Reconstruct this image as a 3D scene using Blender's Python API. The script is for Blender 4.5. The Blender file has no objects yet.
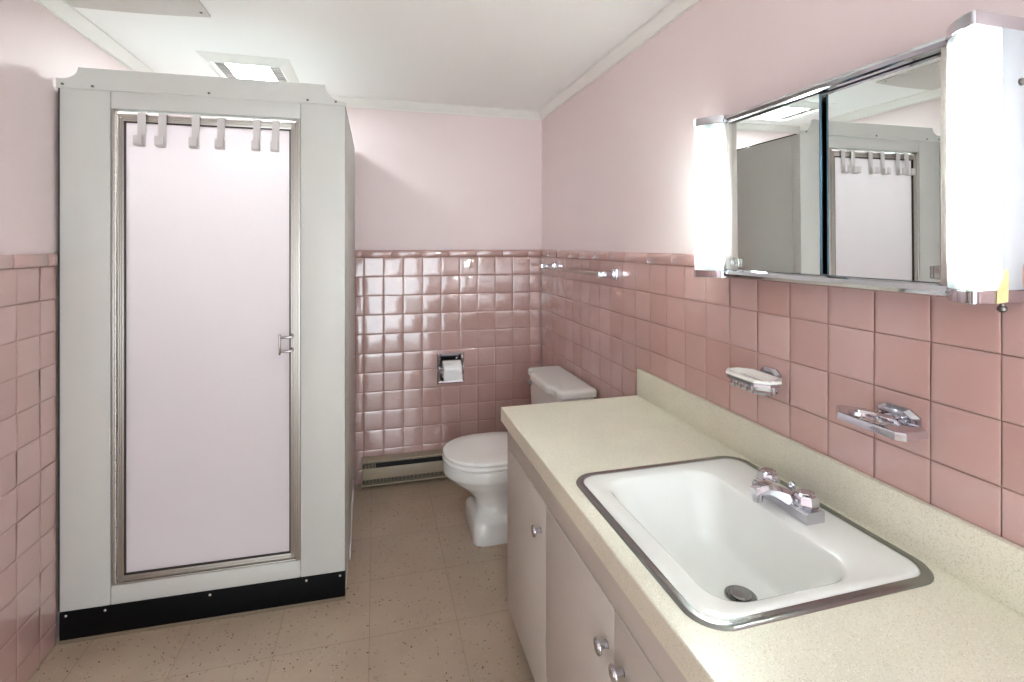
import bpy, bmesh, math, random
from mathutils import Vector, Matrix
random.seed(7)
PI = math.pi
scene = bpy.context.scene
COL = scene.collection
H = 1.355                      # camera height over the floor
XL, XR = -1.040, 0.9946        # tile faces of the side walls
YB, YF = 2.9643, -1.55         # tile face of the back wall, wall behind the camera
ZC = 2.178                     # ceiling
P = 0.1095                     # wall tile pitch

# ------------------------------------------------------------------ materials
def lin(c):
    return tuple((x/255/12.92 if x/255 <= .04045 else ((x/255+.055)/1.055)**2.4) for x in c)+(1,)

def mat(name, rgb, rough=.5, metal=0, spec=.5, coat=0, bump=None, vary=None, **kw):
    m = bpy.data.materials.new(name); m.use_nodes = True
    n, l = m.node_tree.nodes, m.node_tree.links
    b = n['Principled BSDF']
    c = lin(rgb)
    b.inputs['Base Color'].default_value = c
    b.inputs['Roughness'].default_value = rough
    b.inputs['Metallic'].default_value = metal
    b.inputs['Specular IOR Level'].default_value = spec
    b.inputs['Coat Weight'].default_value = coat
    b.inputs['Coat Roughness'].default_value = .06
    tc = n.new('ShaderNodeTexCoord')
    if vary:                    # (scale, amount): gentle mottling of the colour itself
        t = n.new('ShaderNodeTexNoise'); t.inputs['Scale'].default_value = vary[0]; t.inputs['Detail'].default_value = 3
        l.new(tc.outputs['Object'], t.inputs['Vector'])
        mx = n.new('ShaderNodeMix'); mx.data_type = 'RGBA'
        a = vary[1]
        mx.inputs['A'].default_value = tuple(v*(1-a) for v in c[:3])+(1,)
        mx.inputs['B'].default_value = tuple(min(1, v*(1+a)) for v in c[:3])+(1,)
        l.new(t.outputs['Fac'], mx.inputs['Factor']); l.new(mx.outputs['Result'], b.inputs['Base Color'])
    if bump:                    # (scale, strength, distance)
        t = n.new('ShaderNodeTexNoise'); t.inputs['Scale'].default_value = bump[0]; t.inputs['Detail'].default_value = 4
        l.new(tc.outputs['Object'], t.inputs['Vector'])
        bp = n.new('ShaderNodeBump'); bp.inputs['Strength'].default_value = bump[1]; bp.inputs['Distance'].default_value = bump[2]
        l.new(t.outputs['Fac'], bp.inputs['Height']); l.new(bp.outputs['Normal'], b.inputs['Normal'])
    return m

def emit(name, rgb, s):
    m = bpy.data.materials.new(name); m.use_nodes = True
    n, l = m.node_tree.nodes, m.node_tree.links
    n.remove(n['Principled BSDF'])
    e = n.new('ShaderNodeEmission'); e.inputs[0].default_value = lin(rgb); e.inputs[1].default_value = s
    l.new(e.outputs[0], n['Material Output'].inputs[0])
    return m

def ramp(n, stops):
    r = n.new('ShaderNodeValToRGB')
    e = r.color_ramp.elements
    e[0].position, e[0].color = stops[0]; e[1].position, e[1].color = stops[-1]
    for p_, c_ in stops[1:-1]:
        k = e.new(p_); k.color = c_
    return r

M = {}
M['paint'] = mat('pink wall paint', (230, 214, 213), .55, bump=(90, .05, .002))
M['ceiling'] = mat('white ceiling paint', (243, 243, 240), .7, bump=(60, .05, .002))
M['moulding'] = mat('white gloss moulding', (232, 230, 224), .35)
M['grout'] = mat('pink grey grout', (158, 124, 112), .9)
M['enamel'] = mat('white shower enamel', (199, 200, 195), .42)
M['enamel_in'] = mat('white shower interior', (246, 244, 244), .35)
M['black'] = mat('black enamel', (4, 4, 5), .6, spec=.15, bump=(120, .1, .001))
M['caulk'] = mat('brown caulk', (120, 106, 88), .8)
M['dark'] = mat('dark gap', (20, 19, 18), .7)
M['alu'] = mat('satin aluminium', (196, 191, 184), .46, 1)
M['alu_dark'] = mat('shadow groove', (60, 52, 46), .5, .6)  # painted shade of the post gap; also colours the gasket
M['chrome'] = mat('chrome', (206, 206, 213), .07, 1)
M['steel'] = mat('stainless steel', (150, 150, 148), .26, 1, bump=(200, .04, .001))
M['porcelain'] = mat('white porcelain', (227, 229, 226), .12, coat=.4)
M['seat'] = mat('white seat plastic', (244, 245, 242), .16, coat=.3)
M['vanity'] = mat('off white cabinet paint', (197, 192, 183), .42, vary=(3, .03))
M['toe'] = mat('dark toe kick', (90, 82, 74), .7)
M['heater'] = mat('beige heater enamel', (164, 152, 132), .4)
M['plastic'] = mat('white hook plastic', (208, 204, 202), .35)
M['paper'] = mat('toilet paper', (236, 236, 238), .9, bump=(300, .2, .001))
M['dish'] = mat('white dish ceramic', (240, 241, 237), .2, coat=.4)
M['tape'] = mat('yellow tape', (218, 206, 150), .6, vary=(60, .15))
M['lamp_white'] = mat('white lamp panel', (178, 185, 190), .35)
M['pull'] = mat('worn dull chrome', (146, 138, 136), .22, 1)
M['mirror'] = mat('mirror silver', (228, 232, 230), .0, 1)
M['teal'] = mat('mirror glass edge', (62, 92, 106), .15)
M['brass'] = mat('dull screw metal', (120, 116, 112), .35, 1)
M['panel'] = mat('grey white ceiling panel', (206, 202, 196), .6)
M['grille'] = mat('grey grille', (190, 186, 182), .5)
M['lens'] = emit('lit ceiling lens', (238, 250, 252), 76)
M['tube'] = emit('lit lamp tube', (242, 253, 252), 116)

def tile_mat():
    m = mat('pink glazed tile', (194, 156, 149), .13, spec=.7, coat=1)
    n, l = m.node_tree.nodes, m.node_tree.links
    b = n['Principled BSDF']
    at = n.new('ShaderNodeAttribute'); at.attribute_name = 'tint'
    tc = n.new('ShaderNodeTexCoord')
    t = n.new('ShaderNodeTexNoise'); t.inputs['Scale'].default_value = 7; t.inputs['Detail'].default_value = 3
    l.new(tc.outputs['Object'], t.inputs['Vector'])
    ad = n.new('ShaderNodeMath'); ad.operation = 'MULTIPLY_ADD'; ad.inputs[1].default_value = .45; 
    l.new(t.outputs['Fac'], ad.inputs[0]); l.new(at.outputs['Fac'], ad.inputs[2])
    r = ramp(n, [(.1, lin((190, 152, 145))), (.55, lin((199, 164, 158))), (1, lin((207, 175, 171)))])
    l.new(ad.outputs[0], r.inputs[0]); l.new(r.outputs[0], b.inputs['Base Color'])
    return m
M['tile'] = tile_mat()

def speck_mat(name, base, specks, rough, coat=0):
    """terrazzo-like flecks: several Voronoi layers thresholded over a base colour"""
    m = mat(name, base, rough, coat=coat)
    n, l = m.node_tree.nodes, m.node_tree.links
    b = n['Principled BSDF']; tc = n.new('ShaderNodeTexCoord')
    big = n.new('ShaderNodeTexNoise'); big.inputs['Scale'].default_value = 5; big.inputs['Detail'].default_value = 4
    l.new(tc.outputs['Object'], big.inputs['Vector'])
    r = ramp(n, [(.3, tuple(v*.93 for v in lin(base)[:3])+(1,)), (.7, tuple(min(1, v*1.05) for v in lin(base)[:3])+(1,))])
    l.new(big.outputs['Fac'], r.inputs[0])
    cur = r.outputs[0]
    for i, (rgb, sc, thr, dens) in enumerate(specks):
        mp = n.new('ShaderNodeMapping'); mp.inputs['Location'].default_value = (i*3.7, i*1.3, i*.7)
        l.new(tc.outputs['Object'], mp.inputs['Vector'])
        wz = n.new('ShaderNodeTexNoise'); wz.inputs['Scale'].default_value = sc*1.5
        l.new(mp.outputs[0], wz.inputs['Vector'])
        av = n.new('ShaderNodeMix'); av.data_type = 'RGBA'; av.blend_type = 'LINEAR_LIGHT'; av.inputs['Factor'].default_value = .6/sc
        l.new(mp.outputs[0], av.inputs['A']); l.new(wz.outputs['Color'], av.inputs['B'])
        v = n.new('ShaderNodeTexVoronoi'); v.inputs['Scale'].default_value = sc
        l.new(av.outputs['Result'], v.inputs['Vector'])
        lt = n.new('ShaderNodeMath'); lt.operation = 'LESS_THAN'; lt.inputs[1].default_value = thr
        l.new(v.outputs['Distance'], lt.inputs[0])
        sep = n.new('ShaderNodeSeparateColor'); l.new(v.outputs['Color'], sep.inputs[0])
        gt = n.new('ShaderNodeMath'); gt.operation = 'LESS_THAN'; gt.inputs[1].default_value = dens
        l.new(sep.outputs[0], gt.inputs[0])
        mu = n.new('ShaderNodeMath'); mu.operation = 'MULTIPLY'
        l.new(lt.outputs[0], mu.inputs[0]); l.new(gt.outputs[0], mu.inputs[1])
        mx = n.new('ShaderNodeMix'); mx.data_type = 'RGBA'
        l.new(mu.outputs[0], mx.inputs['Factor']); l.new(cur, mx.inputs['A']); mx.inputs['B'].default_value = lin(rgb)
        cur = mx.outputs['Result']
    l.new(cur, b.inputs['Base Color'])
    return m, cur
M['counter'], _ = speck_mat('cream speckled laminate', (224, 222, 204),
    [((208, 202, 180), 380, .42, .25), ((190, 180, 154), 480, .34, .14), ((238, 236, 224), 320, .4, .25), ((158, 146, 122), 560, .32, .07)], .3)

def floor_mat():
    m, cur = speck_mat('speckled vinyl floor tile', (182, 166, 146),
        [((168, 150, 126), 45, .3, .12), ((188, 172, 152), 60, .3, .12), ((64, 50, 38), 75, .2, .16), ((40, 32, 26), 130, .22, .07), ((104, 74, 46), 60, .18, .05)], .24)
    n, l = m.node_tree.nodes, m.node_tree.links
    b = n['Principled BSDF']; tc = n.new('ShaderNodeTexCoord')
    mp = n.new('ShaderNodeMapping'); mp.inputs['Location'].default_value = (.02, -1.80, 0)
    l.new(tc.outputs['Object'], mp.inputs['Vector'])
    br = n.new('ShaderNodeTexBrick'); br.offset = 0; br.squash = 1
    br.inputs['Scale'].default_value = 1; br.inputs['Mortar Size'].default_value = .0011
    br.inputs['Mortar Smooth'].default_value = .1
    br.inputs['Brick Width'].default_value = .305; br.inputs['Row Height'].default_value = .305
    br.inputs['Color1'].default_value = (.96, .96, .96, 1); br.inputs['Color2'].default_value = (1.03, 1.02, 1.0, 1); br.inputs['Mortar'].default_value = (.68, .64, .6, 1)
    l.new(mp.outputs[0], br.inputs['Vector'])
    mx = n.new('ShaderNodeMix'); mx.data_type = 'RGBA'; mx.blend_type = 'MULTIPLY'; mx.inputs['Factor'].default_value = 1
    l.new(cur, mx.inputs['A']); l.new(br.outputs['Color'], mx.inputs['B'])
    l.new(mx.outputs['Result'], b.inputs['Base Color'])
    return m
M['floor'] = floor_mat()

def frosted(name, tint, trans=.75, bump=None, rough=.35, blur=0):
    """obscured glass: passes light diffusely, reflects a little"""
    m = bpy.data.materials.new(name); m.use_nodes = True
    n, l = m.node_tree.nodes, m.node_tree.links
    n.remove(n['Principled BSDF'])
    tr = n.new('ShaderNodeBsdfTranslucent'); tr.inputs[0].default_value = lin(tint)
    df = n.new('ShaderNodeBsdfDiffuse'); df.inputs[0].default_value = lin(tint)
    gl = n.new('ShaderNodeBsdfGlossy'); gl.inputs['Roughness'].default_value = rough
    a = n.new('ShaderNodeMixShader'); a.inputs[0].default_value = trans
    l.new(df.outputs[0], a.inputs[1]); l.new(tr.outputs[0], a.inputs[2])
    if blur:
        rf = n.new('ShaderNodeBsdfRefraction'); rf.inputs[0].default_value = lin(tint); rf.inputs['Roughness'].default_value = .45; rf.inputs['IOR'].default_value = 1.25
        a2 = n.new('ShaderNodeMixShader'); a2.inputs[0].default_value = blur
        l.new(a.outputs[0], a2.inputs[1]); l.new(rf.outputs[0], a2.inputs[2]); a = a2
    fr = n.new('ShaderNodeFresnel'); fr.inputs[0].default_value = 1.45
    b = n.new('ShaderNodeMixShader'); l.new(fr.outputs[0], b.inputs[0])
    l.new(a.outputs[0], b.inputs[1]); l.new(gl.outputs[0], b.inputs[2])
    l.new(b.outputs[0], n['Material Output'].inputs[0])
    if bump:
        tc = n.new('ShaderNodeTexCoord')
        t = n.new('ShaderNodeTexNoise'); t.inputs['Scale'].default_value = bump[0]; t.inputs['Detail'].default_value = 2
        l.new(tc.outputs['Object'], t.inputs['Vector'])
        bp = n.new('ShaderNodeBump'); bp.inputs['Strength'].default_value = bump[1]; bp.inputs['Distance'].default_value = bump[2]
        l.new(t.outputs['Fac'], bp.inputs['Height'])
        for s_ in (tr, df, gl): l.new(bp.outputs['Normal'], s_.inputs['Normal'])
    return m
M['door_glass'] = frosted('obscured shower glass', (230, 220, 223), .29, bump=(70, .25, .002), blur=.15)
M['lamp_glass'] = frosted('frosted lamp glass', (244, 250, 247), .85, rough=.25)

M['clear_face'] = bpy.data.materials.new('clear inner face'); M['clear_face'].use_nodes = True
_n, _l = M['clear_face'].node_tree.nodes, M['clear_face'].node_tree.links
_n.remove(_n['Principled BSDF']); _t = _n.new('ShaderNodeBsdfTransparent'); _l.new(_t.outputs[0], _n['Material Output'].inputs[0])

def clear(name, rgb, rough=.02):
    m = mat(name, rgb, rough)
    b = m.node_tree.nodes['Principled BSDF']
    b.inputs['Transmission Weight'].default_value = .9
    b.inputs['IOR'].default_value = 1.45
    return m
M['acrylic'] = clear('clear plastic', (244, 246, 244))
M['bar'] = mat('tan clear towel rod', (214, 192, 182), .15)
M['bar'].node_tree.nodes['Principled BSDF'].inputs['Transmission Weight'].default_value = .4

# ------------------------------------------------------------------ mesh helpers
class MB:
    def __init__(s): s.bm = bmesh.new()
    def _merge(s, t):
        me = bpy.data.meshes.new('t'); t.to_mesh(me); t.free(); s.bm.from_mesh(me); bpy.data.meshes.remove(me)
    def box(s, lo, hi, bev=0, seg=2, rot=None, f=None):
        t = bmesh.new(); bmesh.ops.create_cube(t, size=1)
        lo, hi = Vector(lo), Vector(hi); c, d = (lo+hi)/2, hi-lo
        for v in t.verts: v.co = Vector((v.co.x*d.x, v.co.y*d.y, v.co.z*d.z))
        if bev: bmesh.ops.bevel(t, geom=t.edges[:], offset=bev, segments=seg, affect='EDGES', profile=.5)
        for v in t.verts:
            if rot: v.co = rot @ v.co
            v.co += c
            if f: v.co = Vector(f(v.co))
        s._merge(t); return s
    def loft(s, rings, cap0=True, cap1=True, closed=True):
        rv = [[s.bm.verts.new(p) for p in r] for r in rings]
        n = len(rv[0])
        for a, b in zip(rv, rv[1:]):
            for i in range(n if closed else n-1):
                j = (i+1) % n
                s.bm.faces.new((a[i], a[j], b[j], b[i]))
        if cap0 and closed: s.bm.faces.new(rv[0][::-1])
        if cap1 and closed: s.bm.faces.new(rv[-1])
        return s
    def cyl(s, a, b, r0, r1=None, n=20, caps=True):
        a, b = Vector(a), Vector(b); d = (b-a).normalized()
        u = d.orthogonal().normalized(); w = d.cross(u)
        r1 = r0 if r1 is None else r1
        R = lambda c, r: [c+u*r*math.cos(2*PI*i/n)+w*r*math.sin(2*PI*i/n) for i in range(n)]
        return s.loft([R(a, r0), R(b, r1)], caps, caps)
    def lathe(s, o, axis, prof, n=28):
        """prof: (along, radius) pairs"""
        o, d = Vector(o), Vector(axis).normalized()
        u = d.orthogonal().normalized(); w = d.cross(u)
        rings = [[o+d*t+u*r*math.cos(2*PI*i/n)+w*r*math.sin(2*PI*i/n) for i in range(n)] for t, r in prof]
        return s.loft(rings)
    def tube(s, pts, r, n=12):
        pts = [Vector(p) for p in pts]; rings = []
        up = Vector((0, 0, 1))
        for i, p in enumerate(pts):
            d = (pts[min(i+1, len(pts)-1)]-pts[max(i-1, 0)]).normalized()
            a = up if abs(d.dot(up)) < .95 else Vector((1, 0, 0))
            u = d.cross(a).normalized(); w = u.cross(d)
            rings.append([p+u*r*math.cos(2*PI*k/n)+w*r*math.sin(2*PI*k/n) for k in range(n)])
        return s.loft(rings)
    def prism(s, poly, f0, f1):
        """poly in 2D, f0/f1 map it to the two end faces"""
        return s.loft([[f0(*p) for p in poly], [f1(*p) for p in poly]])
    def build(s, name, m, parent=None, origin=None, angle=35, bev=0, subd=0):
        bm = s.bm
        bmesh.ops.recalc_face_normals(bm, faces=bm.faces[:])
        off = Vector(origin) if origin is not None else (OFF[parent.name] if parent else Vector())
        for v in bm.verts: v.co -= off
        me = bpy.data.meshes.new(name); bm.to_mesh(me); bm.free()
        if angle:
            for p in me.polygons: p.use_smooth = True
            me.set_sharp_from_angle(angle=math.radians(angle))
        me.materials.append(m)
        o = bpy.data.objects.new(name, me); COL.objects.link(o)
        if parent: o.parent = parent
        elif origin is not None: o.location = off
        OFF[o.name] = off
        if bev:
            k = o.modifiers.new('bevel', 'BEVEL'); k.width = bev; k.segments = 2; k.limit_method = 'ANGLE'
        return o
OFF = {}
def thing(name, label, cat, loc, group=None):
    o = bpy.data.objects.new(name, None); COL.objects.link(o); o.location = loc
    o.empty_display_size = .05
    OFF[o.name] = Vector(loc)
    return tag(o, label, cat, group)
def tag(o, label, cat, group=None):
    o['label'] = label; o['category'] = cat
    if group: o['group'] = group
    return o
def struct(o): o['kind'] = 'structure'; return o
def rrect(x0, x1, y0, y1, r, n=8):
    """rounded rectangle, counter-clockwise"""
    pts = []
    for cx, cy, a in ((x1-r, y1-r, 0), (x0+r, y1-r, 90), (x0+r, y0+r, 180), (x1-r, y0+r, 270)):
        for i in range(n+1):
            t = math.radians(a+90*i/n); pts.append((cx+r*math.cos(t), cy+r*math.sin(t)))
    return pts

# ------------------------------------------------------------------ room shell
T = .10; G = .009             # wall thickness; plaster lies G behind the tile faces
wl = struct(MB().box((XL-G-T, YF-T, 0), (XL-G, YB+G+T, ZC)).build('wall_left', M['paint']))
wr = struct(MB().box((XR+G, YF-T, 0), (XR+G+T, YB+G+T, ZC)).build('wall_right', M['paint']))
# the back wall is opened where the paper holder is recessed
hx0, hx1, hz0, hz1 = .366, .496, .553, .703
mb = MB()
mb.box((XL-G, YB+G, 0), (hx0, YB+G+T, ZC)).box((hx1, YB+G, 0), (XR+G, YB+G+T, ZC))
mb.box((hx0, YB+G, 0), (hx1, YB+G+T, hz0)).box((hx0, YB+G, hz1), (hx1, YB+G+T, ZC))
wb = struct(mb.build('wall_back', M['paint']))
dx0, dx1, dz = -.70, .86, 2.03
mb = MB().box((XL-G, YF-T, 0), (dx0, YF, ZC)).box((dx1, YF-T, 0), (XR+G, YF, ZC)).box((dx0, YF-T, dz), (dx1, YF, ZC))
wf = struct(mb.build('wall_front', M['paint']))
struct(MB().box((XL-G-T, YF-T, -.1), (XR+G+T, YB+G+T, 0)).build('floor', M['floor']))
struct(MB().box((XL-G-T, YF-T, ZC), (XR+G+T, YB+G+T, ZC+.1)).build('ceiling', M['ceiling']))
# casing of the unseen doorway, added and widened to let fill light in
mb = MB().box((dx0-.07, YF, 0), (dx0, YF+.018, dz+.07), .004).box((dx1, YF, 0), (dx1+.07, YF+.018, dz+.07), .004).box((dx0, YF, dz), (dx1, YF+.018, dz+.07), .004)
struct(mb.build('door_1', M['moulding']))

# crown moulding: profile (out from wall, down from ceiling)
CR = [(0, 0), (.040, 0), (.040, .006), (.034, .010), (.026, .022), (.014, .034), (.008, .038), (.008, .044), (0, .044)]
def crown(name, f0, f1):
    struct(MB().prism(CR, f0, f1).build(name, M['moulding'], angle=50))
crown('trim_1', lambda a, b: (XL-G+a, YF, ZC-b), lambda a, b: (XL-G+a, YB+G-a, ZC-b))
crown('trim_2', lambda a, b: (XR+G-a, YF, ZC-b), lambda a, b: (XR+G-a, YB+G-a, ZC-b))
crown('trim_3', lambda a, b: (XL-G+a, YB+G-a, ZC-b), lambda a, b: (XR+G-a, YB+G-a, ZC-b))

# ------------------------------------------------------------------ glazed wall tiles
GR = [-1, -.98, -.95, -.84, -.65, -.4, -.14, .14, .4, .65, .84, .95, .98, 1]
def tiles(name, parent, fn, a_seam, a0, a1, z_top, hole=None, flat=1.0):
    """fn(a, out, z) -> point; one mesh of pillowed, slightly tilted glazed tiles"""
    vs, fs, tint = [], [], []
    k0 = math.floor((a0-a_seam)/P); k1 = math.ceil((a1-a_seam)/P)
    g = .0008
    for k in range(k0, k1):
        xa, xb = max(a0, a_seam+k*P), min(a1, a_seam+(k+1)*P)
        if xb-xa < .008: continue
        for r in range(13):
            zb, za = z_top-r*P, max(0, z_top-(r+1)*P)
            if zb-za < .008: break
            w, h = xb-xa-2*g, zb-za-2*g
            rnd = random.Random(k*131+r*17+len(parent.name)*7919)
            tk = flat if flat == 1 else flat*.5
            tx, tz = rnd.gauss(0, .013*tk), rnd.gauss(0, .013*tk)
            cu, cv = flat*rnd.uniform(-.0016, .0036), flat*rnd.uniform(-.0012, .0036); tw = flat*rnd.gauss(0, .0007); b4 = flat*rnd.uniform(.0003, .0020); bx, bz = rnd.uniform(-.5, .5), rnd.uniform(-.5, .5)
            ph, pa = rnd.uniform(0, 6.28), rnd.uniform(0, .00035)
            tn = rnd.uniform(.0, .55)
            b0 = len(vs); n = len(GR)
            for q in GR:
                for p in GR:
                    u, v = p*w/2, q*h/2
                    d = tx*u+tz*v-.5*(cu*((p-bx*.7)**2-.3)+cv*((q-bz*.7)**2-.3))+tw*p*q-b4*(p**4+q**4-p**4*q**4)*.75+pa*math.sin(ph+2.4*p+1.7*q)
                    e = max(abs(p), abs(q))
                    if e > .95: d -= .0009*((e-.95)/.05)**2
                    vs.append(fn((xa+xb)/2+u, d, (za+zb)/2+v)); 
            for j in range(n-1):
                for i in range(n-1):
                    c = b0+j*n+i
                    pc = ((GR[i]+GR[i+1])/2*w/2+(xa+xb)/2, (GR[j]+GR[j+1])/2*h/2+(za+zb)/2)
                    if hole and hole[0] < pc[0] < hole[1] and hole[2] < pc[1] < hole[3]: continue
                    fs.append((c, c+1, c+n+1, c+n)); tint.append(tn)
    me = bpy.data.meshes.new(name); me.from_pydata([tuple(v) for v in vs], [], fs)
    at = me.attributes.new('tint', 'FLOAT', 'FACE'); at.data.foreach_set('value', tint)
    bm = bmesh.new(); bm.from_mesh(me)
    # face the room
    bm.normal_update()
    ref = Vector(fn(0, 1, 0))-Vector(fn(0, 0, 0))
    fl = [f for f in bm.faces if f.normal.dot(ref) < 0]
    if fl: bmesh.ops.reverse_faces(bm, faces=fl)
    bm.to_mesh(me); bm.free()
    for p in me.polygons: p.use_smooth = True
    me.materials.append(M['tile'])
    o = bpy.data.objects.new(name, me); COL.objects.link(o); o.parent = parent; OFF[o.name] = Vector()
    return struct(o)
def caps(name, parent, fn, seam, a0, a1, z0, z1, L=.164):
    """rounded cap tiles on top of the wainscot"""
    mb = MB(); k = math.floor((a0-seam)/L)
    while seam+k*L < a1:
        xa, xb = max(a0, seam+k*L)+.0011, min(a1, seam+(k+1)*L)-.0011
        k += 1
        if xb-xa < .01: continue
        rnd = random.Random(k*57+len(name)); dt = rnd.gauss(0, .0006)
        prof = []
        for i in range(9):
            t = i/8; prof.append((.007*math.sin(PI*min(1, .12+t*.80))**.6+dt, z0+.001+(z1-z0-.001)*t))
        prof = [(-.006, z0+.001)]+prof+[(-.006, z1)]
        e = .0025
        rings = []
        for a, sh in ((xa, .8), (xa+e, 1), (xb-e, 1), (xb, .8)):
            rings.append([fn(a, d*sh if d > 0 else d, z) for d, z in prof])
        mb.loft(rings)
    o = mb.build(name, M['tile'], parent, angle=40)
    return struct(o)
def grout(name, parent, lo, hi): return struct(MB().box(lo, hi).build(name, M['grout'], parent, angle=0))
ZT = H-.0708; ZCAP0, ZCAP1 = ZT+.001, H-.029
FB = lambda a, d, z: (a, YB-d, z)
FR = lambda a, d, z: (XR-d, a, z)
FL = lambda a, d, z: (XL+d, a, z)
tiles('wall_tiles', wb, FB, XR-.073-20*P, -.1115, XR, ZT, (hx0, hx1, hz0, hz1))
tiles('wall_tiles', wr, FR, 1.3524-30*P, -.35, YB, ZT, flat=.55)
tiles('wall_tiles', wl, FL, 1.958-30*P, -.35, 2.0435, ZT, flat=.75)
caps('tile_cap', wb, FB, -.073, -.1115, XR, ZCAP0, ZCAP1)
caps('tile_cap', wr, FR, 1.86-.164*20, -.35, YB-.006, ZCAP0, ZCAP1)
caps('tile_cap', wl, FL, .02, -.35, 2.040, ZCAP0, ZCAP1)
gd = .0062
mb = MB()
mb.box((-.1115, YB+gd, 0), (hx0, YB+G, ZT+.02)).box((hx1, YB+gd, 0), (XR, YB+G, ZT+.02))
mb.box((hx0, YB+gd, 0), (hx1, YB+G, hz0)).box((hx0, YB+gd, hz1), (hx1, YB+G, ZT+.02))
struct(mb.build('grout', M['grout'], wb, angle=0))
grout('grout', wr, (XR+gd, -.35, 0), (XR+G, YB, ZT+.02))
grout('grout', wl, (XL-G, -.35, 0), (XL-gd, 2.0435, ZT+.02))

# ------------------------------------------------------------------ shower stall
SX0, SX1 = -1.034, -.112
FY = lambda x: 2.045-.028*(x+1.04)
def ff(p): return (p.x, p.y+FY(p.x), p.z)            # y is the depth behind the front face
S = thing('shower_stall', 'white metal shower stall with frosted glass door and scalloped header', 'shower stall', ((SX0+SX1)/2, 2.5, 0))
def fbox(x0, x1, d0, d1, z0, z1, bev=.002): return MB().box((x0, d0, z0), (x1, d1, z1), bev, f=ff)
KZ, DZ0, DZ1, PZ = .108, .172, 1.829, 1.889
fbox(SX0, -.885, 0, .05, KZ, PZ, .003).build('front_post', M['enamel'], S)
fbox(-.271, SX1, 0, .05, KZ, PZ, .003).build('front_post', M['enamel'], S)
fbox(-.884, -.272, .001, .045, DZ1, PZ, .002).build('lintel', M['enamel'], S)
fbox(-.884, -.272, .001, .045, KZ, DZ0, .002).build('sill_panel', M['enamel'], S)
kb = fbox(SX0, SX1, -.002, .04, .012, KZ, .002).build('kick_plate', M['black'], S)
fbox(SX0, SX1+.001, -.004, .03, 0, .013, .002).build('caulk_strip', M['caulk'], kb)
def screw(x, z, parent, d=-.004, m='brass', r=.0045):
    y = FY(x)+d
    return MB().lathe((x, y+.004, z), (0, -1, 0), [(0, r), (.003, r), (.0045, r*.6), (.005, .0005)], 12).build('screw', M[m], parent)
for x in (-1.015, -.90, -.575, -.25, -.13): screw(x, KZ-.014, kb, -.003, 'alu')
MB().box((-1.0395, 2.050, KZ), (-1.0345, 2.09, PZ)).build('gap_seal', M['alu_dark'], S, angle=0)  # dark strip standing in for the shade between post and wall
# scalloped header
zb, ze, zt = PZ-.001, H+.566, H+.606
poly = [(-1.042, zb), (-.1085, zb), (-.1085, zb+.008)]
for i in range(9):                                    # right concave sweep
    t = PI/2*(1-i/8); poly.append((-.115-.069*math.cos(t), zt-.060*math.sin(t)))
for i in range(9):                                    # left concave sweep
    t = PI/2*i/8; poly.append((-1.027+.050*math.cos(t), zt-.041*math.sin(t)))
poly += [(-1.042, ze)]
hd = MB().prism(poly, lambda x, z: (x, FY(x)-.006, z), lambda x, z: (x, FY(x)+.0, z)).build('header', M['enamel'], S, angle=30)
for x, z in ((-1.022, PZ+.012), (-.935, PZ+.010), (-.577, PZ+.012), (-.245, PZ+.010), (-.145, PZ+.010)): screw(x, z, hd, -.009)
# side, back and inner panels, floor pan
sp = MB().box((SX1-.018, 2.02+.05, .03), (SX1, YB-.006, PZ), .002).build('side_panel', M['enamel'], S)
MB().box((SX1-.014, 2.05, PZ), (SX1, YB-.008, PZ+.005)).build('edge_strip', M['dark'], sp)
MB().box((SX0, 2.10, .03), (SX0+.018, YB-.006, PZ), .002).build('inner_panel', M['enamel_in'], S)
MB().box((SX0+.018, YB-.024, .03), (SX1-.018, YB-.006, PZ), .002).build('back_panel', M['enamel_in'], S)
mb = MB().box((SX0, 2.08, 0), (SX1, YB-.006, .03)).box((SX0+.02, 2.08, .03), (SX1-.02, 2.12, .10), .004)
mb.build('floor_pan', M['enamel_in'], S)
# jamb frame round the opening
mb = MB().box((-.884, .004, DZ0), (-.876, .036, DZ1), .001, f=ff).box((-.282, .002, DZ0), (-.272, .036, DZ1), .001, f=ff)
mb.box((-.876, .004, DZ0), (-.282, .036, DZ0+.006), .001, f=ff)
mb.box((-.287, -.003, DZ0), (-.281, .01, DZ1-.01), .001, f=ff)
mb.build('jamb', M['alu'], S)
# door: aluminium frame, glass, hinge, pulls
mb = MB(); z0, z1 = DZ0+.009, DZ1-.016
def stile(x0, x1):
    w = x1-x0
    mb.box((x0, .004, z0), (x1, .026, z1), .001, f=ff)
    for q in (.22, .5, .78): mb.box((x0+w*q-.0022, .0005, z0), (x0+w*q+.0022, .006, z1), .0012, f=ff)
stile(-.866, -.845); stile(-.307, -.2875)
for za, zc_ in ((z0, z0+.024), (z1-.026, z1)):
    mb.box((-.866, .004, za), (-.2875, .026, zc_), .001, f=ff)
    mb.box((-.860, .0005, za+.006), (-.292, .006, za+.010), .0012, f=ff)
    mb.box((-.860, .0005, za+.015), (-.292, .006, za+.019), .0012, f=ff)
dr = mb.build('door', M['alu'], S)
mb = MB().box((-.8455, .003, z0+.022), (-.842, .02, z1-.025), 0, f=ff).box((-.310, .003, z0+.022), (-.3065, .02, z1-.025), 0, f=ff)
mb.box((-.8455, .003, z0+.0215), (-.3065, .02, z0+.0255), 0, f=ff).box((-.8455, .003, z1-.0295), (-.3065, .02, z1-.0255), 0, f=ff)
mb.build('gasket', M['alu_dark'], dr)
gp = fbox(-.843, -.308, .012, .017, z0+.022, z1-.025, 0).build('glass_pane', M['door_glass'], dr, angle=0)
gp.data.materials.append(M['clear_face'])
for p in gp.data.polygons:
    if p.normal.y > .5: p.material_index = 1
mb = MB(); hx = -.871
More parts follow.
